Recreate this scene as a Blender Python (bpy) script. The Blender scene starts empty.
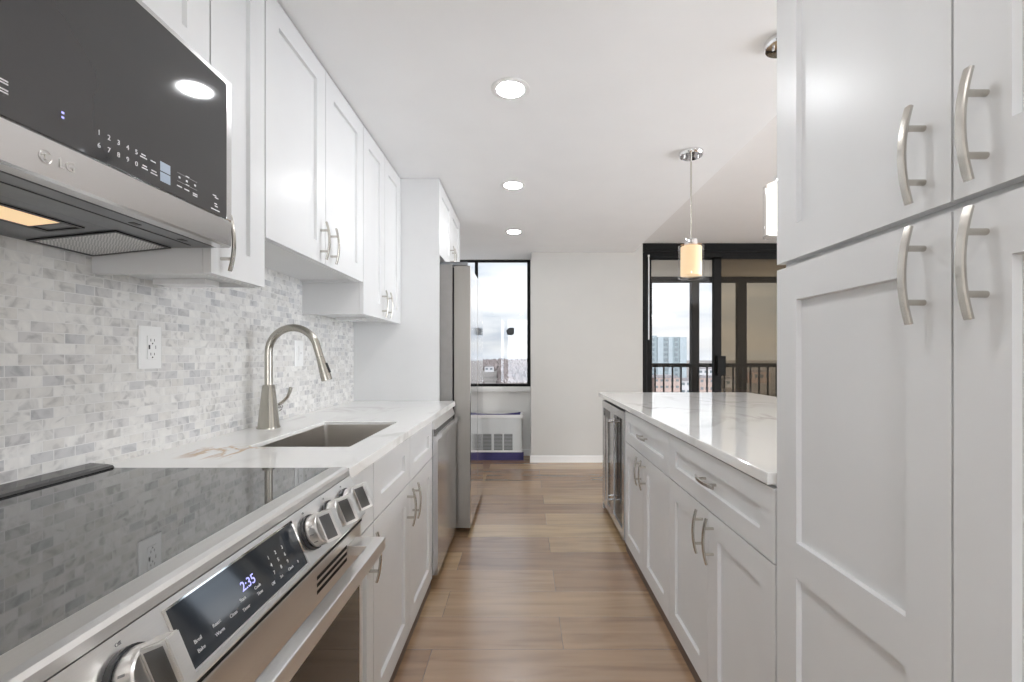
import bpy, bmesh, math, random
from mathutils import Vector, Matrix
random.seed(7)
C = bpy.context.scene.collection
H = 1.145            # camera height above the floor
F = 460.0            # focal length in pixels of the 1024 px wide frame

# ------------------------------------------------------------------ camera, world, exposure
sc = bpy.context.scene
cam_d = bpy.data.cameras.new('camera'); cam = bpy.data.objects.new('camera', cam_d); C.objects.link(cam)
cam.location = (0, 0, H); cam.rotation_euler = (math.pi/2, 0, 0)
cam_d.sensor_width = 36; cam_d.lens = F/1024*36
cam_d.shift_x = -12/1024; cam_d.shift_y = 16/1024
cam_d.clip_start = 0.02; cam_d.clip_end = 6000
sc.camera = cam
sc.view_settings.view_transform = 'Standard'; sc.view_settings.look = 'None'
sc.view_settings.gamma = 1; sc.view_settings.use_curve_mapping = False
sc.view_settings.exposure = 1.06
CAN_STRENGTH = 56.0
SKY_STRENGTH = 0.76
BACK_SKY_FILL = 8.6

world = bpy.data.worlds.new('sky'); sc.world = world; world.use_nodes = True
nt = world.node_tree; nt.nodes.clear()
def N(nt, t, **kw):
    n = nt.nodes.new(t)
    for k, v in kw.items():
        if k.startswith('i_'): n.inputs[k[2:].replace('_', ' ')].default_value = v
        else: setattr(n, k, v)
    return n
def ramp(nt, stops, src=None, interp='LINEAR'):
    r = nt.nodes.new('ShaderNodeValToRGB'); r.color_ramp.interpolation = interp
    els = r.color_ramp.elements
    while len(els) < len(stops): els.new(0.5)
    for e, (p, c) in zip(els, stops):
        e.position = p; e.color = (c[0], c[1], c[2], 1) if len(c) == 3 else c
    if src is not None: nt.links.new(src, r.inputs['Fac'])
    return r
out = N(nt, 'ShaderNodeOutputWorld'); bg = N(nt, 'ShaderNodeBackground')
tc = N(nt, 'ShaderNodeTexCoord'); mp = N(nt, 'ShaderNodeMapping'); mp.inputs['Scale'].default_value = (1.6, 1.6, 9.0)
nz = N(nt, 'ShaderNodeTexNoise'); nz.inputs['Scale'].default_value = 1.5; nz.inputs['Detail'].default_value = 5
nt.links.new(tc.outputs['Generated'], mp.inputs['Vector']); nt.links.new(mp.outputs['Vector'], nz.inputs['Vector'])
cl = ramp(nt, [(0.34, (0.42, 0.48, 0.56)), (0.50, (0.70, 0.72, 0.75)), (0.66, (0.92, 0.905, 0.885))], nz.outputs['Fac'])
sep = N(nt, 'ShaderNodeSeparateXYZ'); nt.links.new(tc.outputs['Generated'], sep.inputs[0])
hz = ramp(nt, [(0.0, (0.84, 0.85, 0.87)), (0.02, (0.86, 0.84, 0.82)), (0.12, (1, 1, 1)), (1.0, (1, 1, 1))], sep.outputs['Z'])
mul = N(nt, 'ShaderNodeMixRGB', blend_type='MULTIPLY'); mul.inputs['Fac'].default_value = 1
nt.links.new(cl.outputs['Color'], mul.inputs[1]); nt.links.new(hz.outputs['Color'], mul.inputs[2])
# unseen sky behind and beside the camera, boosted as added fill for the room
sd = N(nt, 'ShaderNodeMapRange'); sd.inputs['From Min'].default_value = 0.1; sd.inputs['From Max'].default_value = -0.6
sd.inputs['To Min'].default_value = 1.0; sd.inputs['To Max'].default_value = BACK_SKY_FILL; 
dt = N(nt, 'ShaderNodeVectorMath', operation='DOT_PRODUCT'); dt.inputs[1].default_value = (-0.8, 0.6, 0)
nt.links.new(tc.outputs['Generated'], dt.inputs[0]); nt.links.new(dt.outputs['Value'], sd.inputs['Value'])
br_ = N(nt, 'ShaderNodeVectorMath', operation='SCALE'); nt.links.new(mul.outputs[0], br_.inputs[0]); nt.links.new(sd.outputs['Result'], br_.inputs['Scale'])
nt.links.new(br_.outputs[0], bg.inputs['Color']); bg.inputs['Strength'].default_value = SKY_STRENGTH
nt.links.new(bg.outputs[0], out.inputs[0])

# ------------------------------------------------------------------ materials
M = {}
def mat(name, color=(0.8, 0.8, 0.8), rough=0.5, metal=0.0, ior=1.5, **kw):
    m = bpy.data.materials.new(name); m.use_nodes = True
    b = m.node_tree.nodes['Principled BSDF']
    b.inputs['Base Color'].default_value = (*color, 1); b.inputs['Roughness'].default_value = rough
    b.inputs['Metallic'].default_value = metal; b.inputs['IOR'].default_value = ior
    for k, v in kw.items(): b.inputs[k.replace('_', ' ')].default_value = v
    M[name] = m
    return m, m.node_tree, b
def vary(name, color, rough, amt=0.03, scale=30, metal=0.0, stretch=(1, 1, 1), bump=0.0, ior=1.5, ramt=0.0):
    m, t, b = mat(name, color, rough, metal, ior)
    c = N(t, 'ShaderNodeTexCoord'); p = N(t, 'ShaderNodeMapping'); p.inputs['Scale'].default_value = stretch
    n = N(t, 'ShaderNodeTexNoise'); n.inputs['Scale'].default_value = scale; n.inputs['Detail'].default_value = 4
    t.links.new(c.outputs['Object'], p.inputs['Vector']); t.links.new(p.outputs['Vector'], n.inputs['Vector'])
    lo = tuple(max(0, v*(1-amt)) for v in color); hi = tuple(min(1, v*(1+amt)) for v in color)
    r = ramp(t, [(0.3, lo), (0.7, hi)], n.outputs['Fac']); t.links.new(r.outputs['Color'], b.inputs['Base Color'])
    if ramt:
        q = ramp(t, [(0.3, (rough-ramt,)*3), (0.7, (rough+ramt,)*3)], n.outputs['Fac']); t.links.new(q.outputs['Color'], b.inputs['Roughness'])
    if bump:
        bn = N(t, 'ShaderNodeBump'); bn.inputs['Strength'].default_value = bump; bn.inputs['Distance'].default_value = 0.002
        t.links.new(n.outputs['Fac'], bn.inputs['Height']); t.links.new(bn.outputs['Normal'], b.inputs['Normal'])
    return m
vary('white_lacquer', (0.735, 0.737, 0.735), 0.32, 0.012, 6)
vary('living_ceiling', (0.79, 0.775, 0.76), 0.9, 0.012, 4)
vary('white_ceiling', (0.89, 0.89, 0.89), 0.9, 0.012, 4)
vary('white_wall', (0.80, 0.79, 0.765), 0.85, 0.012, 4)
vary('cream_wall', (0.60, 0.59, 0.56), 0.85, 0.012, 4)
vary('white_trim', (0.85, 0.85, 0.84), 0.4, 0.01, 6)
vary('satin_nickel', (0.56, 0.535, 0.49), 0.24, 0.006, 300, 1.0, (1, 1, 6))
vary('faucet_nickel', (0.44, 0.42, 0.375), 0.25, 0.005, 300, 1.0, (1, 1, 0.5))
vary('steel', (0.66, 0.66, 0.66), 0.24, 0.02, 60, 1.0, (0.3, 0.3, 14), ramt=0.015)
vary('steel_light', (0.81, 0.80, 0.785), 0.3, 0.02, 60, 1.0, (14, 0.3, 14), ramt=0.015)
vary('steel_vertical', (0.60, 0.60, 0.61), 0.2, 0.02, 60, 1.0, (14, 14, 0.3), ramt=0.015)
vary('reflection_dark', (0.20, 0.20, 0.20), 0.3, 0.03, 60, 0.9, (14, 1, 14))
vary('sink_steel', (0.66, 0.63, 0.59), 0.3, 0.02, 60, 1.0, (14, 1, 14), ramt=0.015)
vary('fridge_door_steel', (0.86, 0.86, 0.87), 0.09, 0.02, 30, 1.0, (8, 8, 0.3))
vary('fridge_side_dimmed', (0.27, 0.255, 0.235), 0.36, 0.03, 30, 0.6, (8, 8, 0.3))  # same stainless as the fronts; its dimmer reflections are put into a darker colour
vary('fridge_case', (0.26, 0.25, 0.24), 0.45, 0.04, 20, 0.6)
vary('dark_underside', (0.20, 0.21, 0.22), 0.3, 0.12, 12, 0.9)
vary('chrome', (0.85, 0.85, 0.85), 0.06, 0.01, 10, 1.0)
vary('black_plastic', (0.02, 0.02, 0.022), 0.35, 0.1, 30)
vary('shadow_gap', (0.012, 0.012, 0.012), 0.8, 0.1, 30)
vary('black_glass', (0.010, 0.010, 0.011), 0.03, 0.1, 3, ior=1.9)
vary('cooktop_glass', (0.02, 0.02, 0.021), 0.03, 0.05, 3, ior=4.2)
vary('microwave_glass', (0.035, 0.035, 0.037), 0.05, 0.05, 3, ior=1.75)
vary('display_glass', (0.03, 0.036, 0.045), 0.06, 0.05, 3, ior=1.6)
vary('oven_glass', (0.02, 0.016, 0.013), 0.04, 0.05, 3, ior=1.6)
vary('bronze_frame', (0.012, 0.012, 0.012), 0.6, 0.12, 20, ior=1.25)
vary('rail_black', (0.010, 0.010, 0.010), 0.6, 0.12, 20, ior=1.25)
vary('plastic_white', (0.82, 0.82, 0.81), 0.25, 0.01, 10)
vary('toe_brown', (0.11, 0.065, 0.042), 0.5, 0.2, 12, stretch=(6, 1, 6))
vary('grille_grey', (0.36, 0.375, 0.38), 0.5, 0.03, 10)
vary('ptac_grey', (0.66, 0.68, 0.68), 0.45, 0.02, 10)
vary('blue_tape', (0.045, 0.04, 0.15), 0.6, 0.1, 20)
vary('sticker_grey', (0.09, 0.095, 0.10), 0.7, 0.3, 60)
vary('balcony_tan', (0.40, 0.35, 0.285), 0.9, 0.04, 6)
vary('balcony_floor', (0.35, 0.34, 0.33), 0.9, 0.05, 6)
vary('print_white', (0.75, 0.76, 0.78), 0.6, 0.01, 6)
vary('print_grey', (0.30, 0.30, 0.30), 0.5, 0.02, 6)
vary('logo_grey', (0.62, 0.61, 0.59), 0.33, 0.02, 6, 1.0)
vary('key_blue', (0.42, 0.50, 0.60), 0.4, 0.03, 6)
vary('ground', (0.085, 0.075, 0.07), 1.0, 0.35, 0.03)
vary('bare_trees', (0.075, 0.062, 0.06), 1.0, 0.35, 0.12)
vary('house_pink', (0.22, 0.165, 0.145), 0.9, 0.08, 0.5)
vary('house_white', (0.27, 0.265, 0.27), 0.9, 0.05, 0.5)
vary('roof_grey', (0.13, 0.12, 0.125), 0.9, 0.1, 0.5)
vary('tower_grey', (0.115, 0.14, 0.15), 0.8, 0.05, 0.2)
vary('tower_light', (0.17, 0.195, 0.21), 0.8, 0.04, 0.2)
vary('tower_window', (0.045, 0.06, 0.07), 0.3, 0.1, 0.5)

def emit(name, color, strength):
    m = bpy.data.materials.new(name); m.use_nodes = True; t = m.node_tree
    b = t.nodes['Principled BSDF']; b.inputs['Base Color'].default_value = (*color, 1)
    b.inputs['Emission Color'].default_value = (*color, 1); b.inputs['Emission Strength'].default_value = strength
    M[name] = m
emit('can_light', (0.965, 0.98, 1.0), CAN_STRENGTH)
emit('pendant_glow', (0.82, 0.60, 0.36), 0.27)
emit('pendant_glow_white', (1.0, 0.95, 0.88), 1.3)
emit('hood_lamp', (1.0, 0.72, 0.42), 0.30)
emit('clock_blue', (0.42, 0.42, 1.0), 0.55)

def pane(name, tint, refl=0.08):
    m = bpy.data.materials.new(name); m.use_nodes = True; t = m.node_tree; t.nodes.clear()
    o = N(t, 'ShaderNodeOutputMaterial'); mx = N(t, 'ShaderNodeMixShader')
    tr = N(t, 'ShaderNodeBsdfTransparent'); tr.inputs['Color'].default_value = (*tint, 1)
    gl = N(t, 'ShaderNodeBsdfGlossy'); gl.inputs['Roughness'].default_value = 0.02
    lw = N(t, 'ShaderNodeLayerWeight'); lw.inputs['Blend'].default_value = 0.5
    pw = N(t, 'ShaderNodeMath', operation='POWER'); pw.inputs[1].default_value = 4.0; t.links.new(lw.outputs['Facing'], pw.inputs[0])
    ml = N(t, 'ShaderNodeMath', operation='MULTIPLY_ADD'); ml.inputs[1].default_value = 0.7; ml.inputs[2].default_value = 0.035; t.links.new(pw.outputs[0], ml.inputs[0])
    t.links.new(ml.outputs[0], mx.inputs[0]); t.links.new(tr.outputs[0], mx.inputs[1]); t.links.new(gl.outputs[0], mx.inputs[2])
    t.links.new(mx.outputs[0], o.inputs['Surface']); M[name] = m
pane('clear_glass', (0.97, 0.98, 0.985))
pane('cooler_glass', (0.42, 0.42, 0.43))
pane('pendant_glass', (0.96, 0.96, 0.96))
def screen_material():
    m = bpy.data.materials.new('insect_screen'); m.use_nodes = True; t = m.node_tree; t.nodes.clear()
    o = N(t, 'ShaderNodeOutputMaterial'); mx = N(t, 'ShaderNodeMixShader'); mx.inputs[0].default_value = 0.22
    tr = N(t, 'ShaderNodeBsdfTransparent'); tr.inputs['Color'].default_value = (0.66, 0.605, 0.52, 1)
    df = N(t, 'ShaderNodeBsdfDiffuse')
    c = N(t, 'ShaderNodeTexCoord'); w = N(t, 'ShaderNodeTexNoise'); w.inputs['Scale'].default_value = 40
    t.links.new(c.outputs['Object'], w.inputs['Vector'])
    r = ramp(t, [(0, (0.10, 0.095, 0.085)), (1, (0.15, 0.14, 0.125))], w.outputs['Fac']); t.links.new(r.outputs['Color'], df.inputs['Color'])
    t.links.new(tr.outputs[0], mx.inputs[1]); t.links.new(df.outputs[0], mx.inputs[2]); t.links.new(mx.outputs[0], o.inputs['Surface'])
    M['insect_screen'] = m
screen_material()

def marble_material(name, rough, vein_gold=True):
    m, t, b = mat(name, (0.86, 0.85, 0.82), rough, 0, 1.9)
    c = N(t, 'ShaderNodeTexCoord')
    mp = N(t, 'ShaderNodeMapping'); mp.inputs['Scale'].default_value = (1.5, 0.8, 1.0); mp.inputs['Rotation'].default_value = (0, 0, 0.5)
    t.links.new(c.outputs['Object'], mp.inputs['Vector'])
    n1 = N(t, 'ShaderNodeTexNoise'); n1.inputs['Scale'].default_value = 1.7; n1.inputs['Detail'].default_value = 8; n1.inputs['Distortion'].default_value = 0.6
    t.links.new(mp.outputs['Vector'], n1.inputs['Vector'])
    v = ramp(t, [(0.470, (0, 0, 0)), (0.497, (1, 1, 1)), (0.503, (1, 1, 1)), (0.535, (0, 0, 0))], n1.outputs['Fac'])
    n2 = N(t, 'ShaderNodeTexNoise'); n2.inputs['Scale'].default_value = 2.1; n2.inputs['Detail'].default_value = 2
    t.links.new(c.outputs['Object'], n2.inputs['Vector'])
    k = ramp(t, [(0.42, (0, 0, 0)), (0.68, (0.7, 0.7, 0.7))], n2.outputs['Fac'])
    mm = N(t, 'ShaderNodeMath', operation='MULTIPLY'); t.links.new(v.outputs['Color'], mm.inputs[0]); t.links.new(k.outputs['Color'], mm.inputs[1])
    mix = N(t, 'ShaderNodeMixRGB'); mix.inputs[1].default_value = (0.88, 0.875, 0.855, 1); mix.inputs[2].default_value = (0.52, 0.50, 0.47, 1)
    t.links.new(mm.outputs[0], mix.inputs[0]); last = mix.outputs[0]
    if vein_gold:          # one golden brown vein crossing the slab beside the range
        sp = N(t, 'ShaderNodeVectorMath', operation='DISTANCE'); sp.inputs[1].default_value = (-0.895, 1.36, H-0.279)
        t.links.new(c.outputs['Object'], sp.inputs[0])
        near = ramp(t, [(0.0, (1, 1, 1)), (0.06, (1, 1, 1)), (0.13, (0, 0, 0))], sp.outputs['Value'])
        n3 = N(t, 'ShaderNodeTexNoise'); n3.inputs['Scale'].default_value = 7; n3.inputs['Detail'].default_value = 7; n3.inputs['Distortion'].default_value = 0.8
        t.links.new(mp.outputs['Vector'], n3.inputs['Vector'])
        g = ramp(t, [(0.44, (0, 0, 0)), (0.49, (1, 1, 1)), (0.51, (1, 1, 1)), (0.56, (0, 0, 0))], n3.outputs['Fac'])
        m3 = N(t, 'ShaderNodeMath', operation='MULTIPLY'); t.links.new(near.outputs['Color'], m3.inputs[0]); t.links.new(g.outputs['Color'], m3.inputs[1])
        m4 = N(t, 'ShaderNodeMath', operation='MULTIPLY'); m4.inputs[1].default_value = 1.0; t.links.new(m3.outputs[0], m4.inputs[0])
        x2 = N(t, 'ShaderNodeMixRGB'); x2.inputs[2].default_value = (0.50, 0.31, 0.15, 1)
        t.links.new(m4.outputs[0], x2.inputs[0]); t.links.new(last, x2.inputs[1]); last = x2.outputs[0]
    t.links.new(last, b.inputs['Base Color'])
marble_material('quartz_gold', 0.10)
marble_material('quartz_plain', 0.05, False)

def tile_material():
    m, t, b = mat('marble_mosaic', rough=0.22)
    c = N(t, 'ShaderNodeTexCoord'); s = N(t, 'ShaderNodeSeparateXYZ'); t.links.new(c.outputs['Object'], s.inputs[0])
    cb = N(t, 'ShaderNodeCombineXYZ'); t.links.new(s.outputs['Y'], cb.inputs['X']); t.links.new(s.outputs['Z'], cb.inputs['Y'])
    br = N(t, 'ShaderNodeTexBrick'); br.offset = 0.5
    br.inputs['Color1'].default_value = (0, 0, 0, 1); br.inputs['Color2'].default_value = (1, 1, 1, 1); br.inputs['Mortar'].default_value = (0.5, 0.5, 0.5, 1)
    br.inputs['Scale'].default_value = 1; br.inputs['Brick Width'].default_value = 0.0505; br.inputs['Row Height'].default_value = 0.0245
    br.inputs['Mortar Size'].default_value = 0.0011; br.inputs['Mortar Smooth'].default_value = 0.2; br.inputs['Bias'].default_value = 0
    t.links.new(cb.outputs[0], br.inputs['Vector'])
    per = ramp(t, [(0.0, (0.79, 0.78, 0.755)), (0.30, (0.75, 0.74, 0.715)), (0.50, (0.68, 0.665, 0.635)), (0.68, (0.72, 0.71, 0.69)), (0.84, (0.64, 0.63, 0.62)), (1.0, (0.57, 0.57, 0.575))], br.outputs['Color'])
    # the veins of each piece of marble: noise shifted from tile to tile
    sh = N(t, 'ShaderNodeVectorMath', operation='MULTIPLY_ADD'); sh.inputs[1].default_value = (3.7, 5.1, 2.3)
    t.links.new(br.outputs['Color'], sh.inputs[0]); t.links.new(c.outputs['Object'], sh.inputs[2])
    n = N(t, 'ShaderNodeTexNoise'); n.inputs['Scale'].default_value = 26; n.inputs['Detail'].default_value = 6; n.inputs['Distortion'].default_value = 1.0
    t.links.new(sh.outputs[0], n.inputs['Vector'])
    vr = ramp(t, [(0.32, (0.70, 0.70, 0.71)), (0.47, (0.96, 0.96, 0.96)), (0.75, (1.08, 1.08, 1.07))], n.outputs['Fac'])
    mu = N(t, 'ShaderNodeMixRGB', blend_type='MULTIPLY'); mu.inputs[0].default_value = 1
    t.links.new(per.outputs['Color'], mu.inputs[1]); t.links.new(vr.outputs['Color'], mu.inputs[2])
    mo = N(t, 'ShaderNodeMixRGB'); mo.inputs[2].default_value = (0.76, 0.755, 0.74, 1)
    t.links.new(br.outputs['Fac'], mo.inputs[0]); t.links.new(mu.outputs[0], mo.inputs[1]); t.links.new(mo.outputs[0], b.inputs['Base Color'])
    bp = N(t, 'ShaderNodeBump'); bp.invert = True; bp.inputs['Strength'].default_value = 0.35; bp.inputs['Distance'].default_value = 0.001
    t.links.new(br.outputs['Fac'], bp.inputs['Height']); t.links.new(bp.outputs['Normal'], b.inputs['Normal'])
tile_material()

def plank_material():
    m, t, b = mat('oak_plank', rough=0.25, ior=2.6)
    c = N(t, 'ShaderNodeTexCoord')
    br = N(t, 'ShaderNodeTexBrick'); br.offset = 0.578; br.offset_frequency = 2
    br.inputs['Color1'].default_value = (0, 0, 0, 1); br.inputs['Color2'].default_value = (1, 1, 1, 1); br.inputs['Mortar'].default_value = (0.5, 0.5, 0.5, 1)
    br.inputs['Scale'].default_value = 1; br.inputs['Brick Width'].default_value = 1.22; br.inputs['Row Height'].default_value = 0.2235
    br.inputs['Mortar Size'].default_value = 0.0010; br.inputs['Mortar Smooth'].default_value = 0.1
    pm = N(t, 'ShaderNodeMapping'); pm.inputs['Location'].default_value = (0.36, -0.014, 0)
    t.links.new(c.outputs['Object'], pm.inputs['Vector']); t.links.new(pm.outputs['Vector'], br.inputs['Vector'])
    per = ramp(t, [(0.0, (0.28, 0.165, 0.092)), (0.4, (0.38, 0.24, 0.135)), (0.7, (0.45, 0.30, 0.165)), (1.0, (0.52, 0.36, 0.195))], br.outputs['Color'])
    sh = N(t, 'ShaderNodeVectorMath', operation='MULTIPLY_ADD'); sh.inputs[1].default_value = (9.1, 4.3, 0)
    t.links.new(br.outputs['Color'], sh.inputs[0]); t.links.new(c.outputs['Object'], sh.inputs[2])
    gm = N(t, 'ShaderNodeMapping'); gm.inputs['Scale'].default_value = (0.9, 9, 1); t.links.new(sh.outputs[0], gm.inputs['Vector'])
    n = N(t, 'ShaderNodeTexNoise'); n.inputs['Scale'].default_value = 2.0; n.inputs['Detail'].default_value = 8; n.inputs['Distortion'].default_value = 0.5
    t.links.new(gm.outputs['Vector'], n.inputs['Vector'])
    gr = ramp(t, [(0.25, (0.68, 0.65, 0.63)), (0.5, (1.0, 1.0, 1.0)), (0.75, (1.22, 1.22, 1.20))], n.outputs['Fac'])
    mu = N(t, 'ShaderNodeMixRGB', blend_type='MULTIPLY'); mu.inputs[0].default_value = 1
    t.links.new(per.outputs['Color'], mu.inputs[1]); t.links.new(gr.outputs['Color'], mu.inputs[2])
    mo = N(t, 'ShaderNodeMixRGB'); mo.inputs[2].default_value = (0.10, 0.065, 0.045, 1)
    t.links.new(br.outputs['Fac'], mo.inputs[0]); t.links.new(mu.outputs[0], mo.inputs[1]); t.links.new(mo.outputs[0], b.inputs['Base Color'])
plank_material()

def filter_material():
    m, t, b = mat('filter_mesh', (0.6, 0.6, 0.58), 0.4, 0.6)
    c = N(t, 'ShaderNodeTexCoord'); k = N(t, 'ShaderNodeTexChecker'); k.inputs['Scale'].default_value = 260
    k.inputs['Color1'].default_value = (0.74, 0.74, 0.72, 1); k.inputs['Color2'].default_value = (0.42, 0.42, 0.42, 1)
    t.links.new(c.outputs['Object'], k.inputs['Vector']); t.links.new(k.outputs['Color'], b.inputs['Base Color'])
filter_material()

# ------------------------------------------------------------------ mesh helpers
class MB:
    def __init__(s): s.bm = bmesh.new()
    def box(s, x0, x1, y0, y1, z0, z1, bev=0.0, seg=2):
        x0, x1 = sorted((x0, x1)); y0, y1 = sorted((y0, y1)); z0, z1 = sorted((z0, z1))
        b = bmesh.new()
        v = [b.verts.new(p) for p in ((x0,y0,z0),(x1,y0,z0),(x1,y1,z0),(x0,y1,z0),(x0,y0,z1),(x1,y0,z1),(x1,y1,z1),(x0,y1,z1))]
        for f in ((0,3,2,1),(4,5,6,7),(0,1,5,4),(1,2,6,5),(2,3,7,6),(3,0,4,7)): b.faces.new([v[i] for i in f])
        if bev: bmesh.ops.bevel(b, geom=b.edges[:], offset=bev, segments=seg, profile=0.7, affect='EDGES')
        s.merge(b); return s
    def merge(s, b):
        vs = {}
        for v in b.verts: vs[v] = s.bm.verts.new(v.co)
        for f in b.faces:
            try: nf = s.bm.faces.new([vs[v] for v in f.verts]); nf.smooth = f.smooth
            except ValueError: pass
        b.free()
    def quad(s, *p):
        s.bm.faces.new([s.bm.verts.new(q) for q in p]); return s
    def prism(s, pts, axis, a, b):
        """pts: profile in the two other axes (in xyz order), swept along axis from a to b"""
        def P(p, t):
            q = list(p); q.insert('xyz'.index(axis), t); return q
        A = [s.bm.verts.new(P(p, a)) for p in pts]; B = [s.bm.verts.new(P(p, b)) for p in pts]
        n = len(pts)
        s.bm.faces.new(A); s.bm.faces.new(B[::-1])
        for i in range(n): s.bm.faces.new((A[i], B[i], B[(i+1) % n], A[(i+1) % n]))
        return s
    def sweep(s, path, sect, smooth=True, cap=True, up=(0, 0, 1)):
        """sect(i) -> list of (u, v) offsets; frame from the path's tangent and up"""
        rings = []; n = len(path); path = [Vector(p) for p in path]; up = Vector(up)
        for i, p in enumerate(path):
            t = (path[min(i+1, n-1)]-path[max(i-1, 0)]).normalized()
            u = up - t*up.dot(t)
            if u.length < 1e-4: u = Vector((1, 0, 0)) - t*t.x
            u.normalize(); w = t.cross(u)
            rings.append([s.bm.verts.new(p+u*a+w*b) for a, b in sect(i)])
        k = len(rings[0])
        for i in range(n-1):
            for j in range(k):
                f = s.bm.faces.new((rings[i][j], rings[i+1][j], rings[i+1][(j+1) % k], rings[i][(j+1) % k])); f.smooth = smooth
        if cap: s.bm.faces.new(rings[0]); s.bm.faces.new(rings[-1][::-1])
        return s
    def tube(s, path, r, seg=14, up=(0, 0, 1), cap=True):
        rr = r if callable(r) else (lambda i: r)
        return s.sweep(path, lambda i: [(rr(i)*math.cos(2*math.pi*j/seg), rr(i)*math.sin(2*math.pi*j/seg)) for j in range(seg)], True, cap, up)
    def cyl(s, p0, p1, r, seg=20, r1=None, up=(0.13, 0.2, 1)):
        rs = [r, r if r1 is None else r1]
        return s.tube([p0, p1], lambda i: rs[i], seg, up)
    def lathe(s, c, prof, seg=32, smooth=True):
        """prof: (radius, z) about the vertical through c"""
        rings = []
        for r, z in prof:
            rings.append([s.bm.verts.new((c[0]+r*math.cos(2*math.pi*j/seg), c[1]+r*math.sin(2*math.pi*j/seg), c[2]+z)) for j in range(seg)])
        for a, b in zip(rings, rings[1:]):
            for j in range(seg):
                f = s.bm.faces.new((a[j], a[(j+1) % seg], b[(j+1) % seg], b[j])); f.smooth = smooth
        if prof[0][0] > 1e-5: s.bm.faces.new(rings[0][::-1])
        if prof[-1][0] > 1e-5: s.bm.faces.new(rings[-1])
        return s
    def tf(s, mtx): s.bm.transform(mtx); return s
    def build(s, name, m, parent=None, base=(0, 0, 0), sharp=True):
        """parent: an Empty or a part; vertices are stored relative to the thing's base"""
        if parent is not None: base = parent['_base']
        bmesh.ops.remove_doubles(s.bm, verts=s.bm.verts[:], dist=1e-6)
        bmesh.ops.recalc_face_normals(s.bm, faces=s.bm.faces[:])
        bmesh.ops.translate(s.bm, verts=s.bm.verts[:], vec=-Vector(base))
        for e in s.bm.edges:
            if len(e.link_faces) == 2 and e.calc_face_angle(0) > 0.66: e.smooth = False
        me = bpy.data.meshes.new(name); s.bm.to_mesh(me); s.bm.free()
        me.materials.append(M[m])
        o = bpy.data.objects.new(name, me); C.objects.link(o); o['_base'] = tuple(base)
        if parent is not None: o.parent = parent
        else: o.location = base
        return o
def tag(o, label, cat=None, group=None, kind=None):
    o['label'] = label
    if cat: o['category'] = cat
    if group: o['group'] = group
    if kind: o['kind'] = kind
    return o
def thing(name, loc, label, cat, group=None):
    o = bpy.data.objects.new(name, None); C.objects.link(o); o.location = loc; o.empty_display_size = 0.05
    o['_base'] = tuple(loc); return tag(o, label, cat, group)
def struct(name, mb, m, label, parent=None):
    o = mb.build(name, m, parent)
    if parent is None: tag(o, label, kind='structure')
    return o
def dup(o, shift=(0, 0, 0), parent=None):
    kids = list(o.children)
    c = o.copy(); C.objects.link(c)
    if parent is not None: c.parent = parent
    else: c.location = Vector(o.location)+Vector(shift)
    for k in kids: dup(k, parent=c)
    return c
def text(body, size, origin, right, upv, name, m, parent, thick=0.0003, align='CENTER'):
    cu = bpy.data.curves.new('lettering', 'FONT'); cu.body = body; cu.size = size; cu.align_x = align; cu.align_y = 'CENTER'; cu.extrude = thick; cu.resolution_u = 3
    o = bpy.data.objects.new('lettering', cu); C.objects.link(o)
    dg = bpy.context.evaluated_depsgraph_get(); me = bpy.data.meshes.new_from_object(o.evaluated_get(dg))
    bpy.data.objects.remove(o); bpy.data.curves.remove(cu)
    r, u = Vector(right).normalized(), Vector(upv).normalized(); n = r.cross(u)
    base = Vector(parent['_base'])
    mtx = Matrix((( r.x, u.x, n.x, origin[0]-base.x), (r.y, u.y, n.y, origin[1]-base.y), (r.z, u.z, n.z, origin[2]-base.z), (0, 0, 0, 1)))
    me.transform(mtx); me.materials.clear(); me.materials.append(M[m]); me.name = name
    ob = bpy.data.objects.new(name, me); C.objects.link(ob); ob.parent = parent; ob['_base'] = tuple(base)
    return ob
def Y_at(dxpx, X): return F*X/dxpx

# ------------------------------------------------------------------ cabinet joinery
def shaker(face, sg, y0, y1, z0, z1, stile=0.072, rails=None, panels=None, t=0.02, rec=0.011):
    """a shaker door or drawer front; its front lies at x=face and looks along sg*X"""
    m = MB(); rails = rails or stile
    if panels is None: panels = [(z0+rails, z1-rails)]
    ya, yb = y0+stile, y1-stile; xb = face-sg*t; xr = face-sg*rec; k = 0.0016
    zs = [z0]; 
    for a, b in panels: zs += [a, b]
    zs.append(z1)
    ys = [y0, ya, yb, y1]
    for a, b in zip(zs, zs[1:]):
        for c, d in zip(ys, ys[1:]):
            if (a, b) in panels and c == ya: continue
            m.quad((face,c,a),(face,d,a),(face,d,b),(face,c,b))
    for a, b in panels:
        o = [(face,ya,a),(face,yb,a),(face,yb,b),(face,ya,b)]; i_ = [(xr,ya+k,a+k),(xr,yb-k,a+k),(xr,yb-k,b-k),(xr,ya+k,b-k)]
        for q in range(4): m.quad(o[q], o[(q+1) % 4], i_[(q+1) % 4], i_[q])
        m.quad(*i_)
    m.quad((xb,y0,z0),(xb,y1,z0),(xb,y1,z1),(xb,y0,z1))
    for y in (y0, y1): m.quad(*[(face,y,z) for z in zs], (xb,y,z1), (xb,y,z0))
    for z in (z0, z1): m.quad(*[(face,y,z) for y in ys], (xb,y1,z), (xb,y0,z))
    return m
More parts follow.
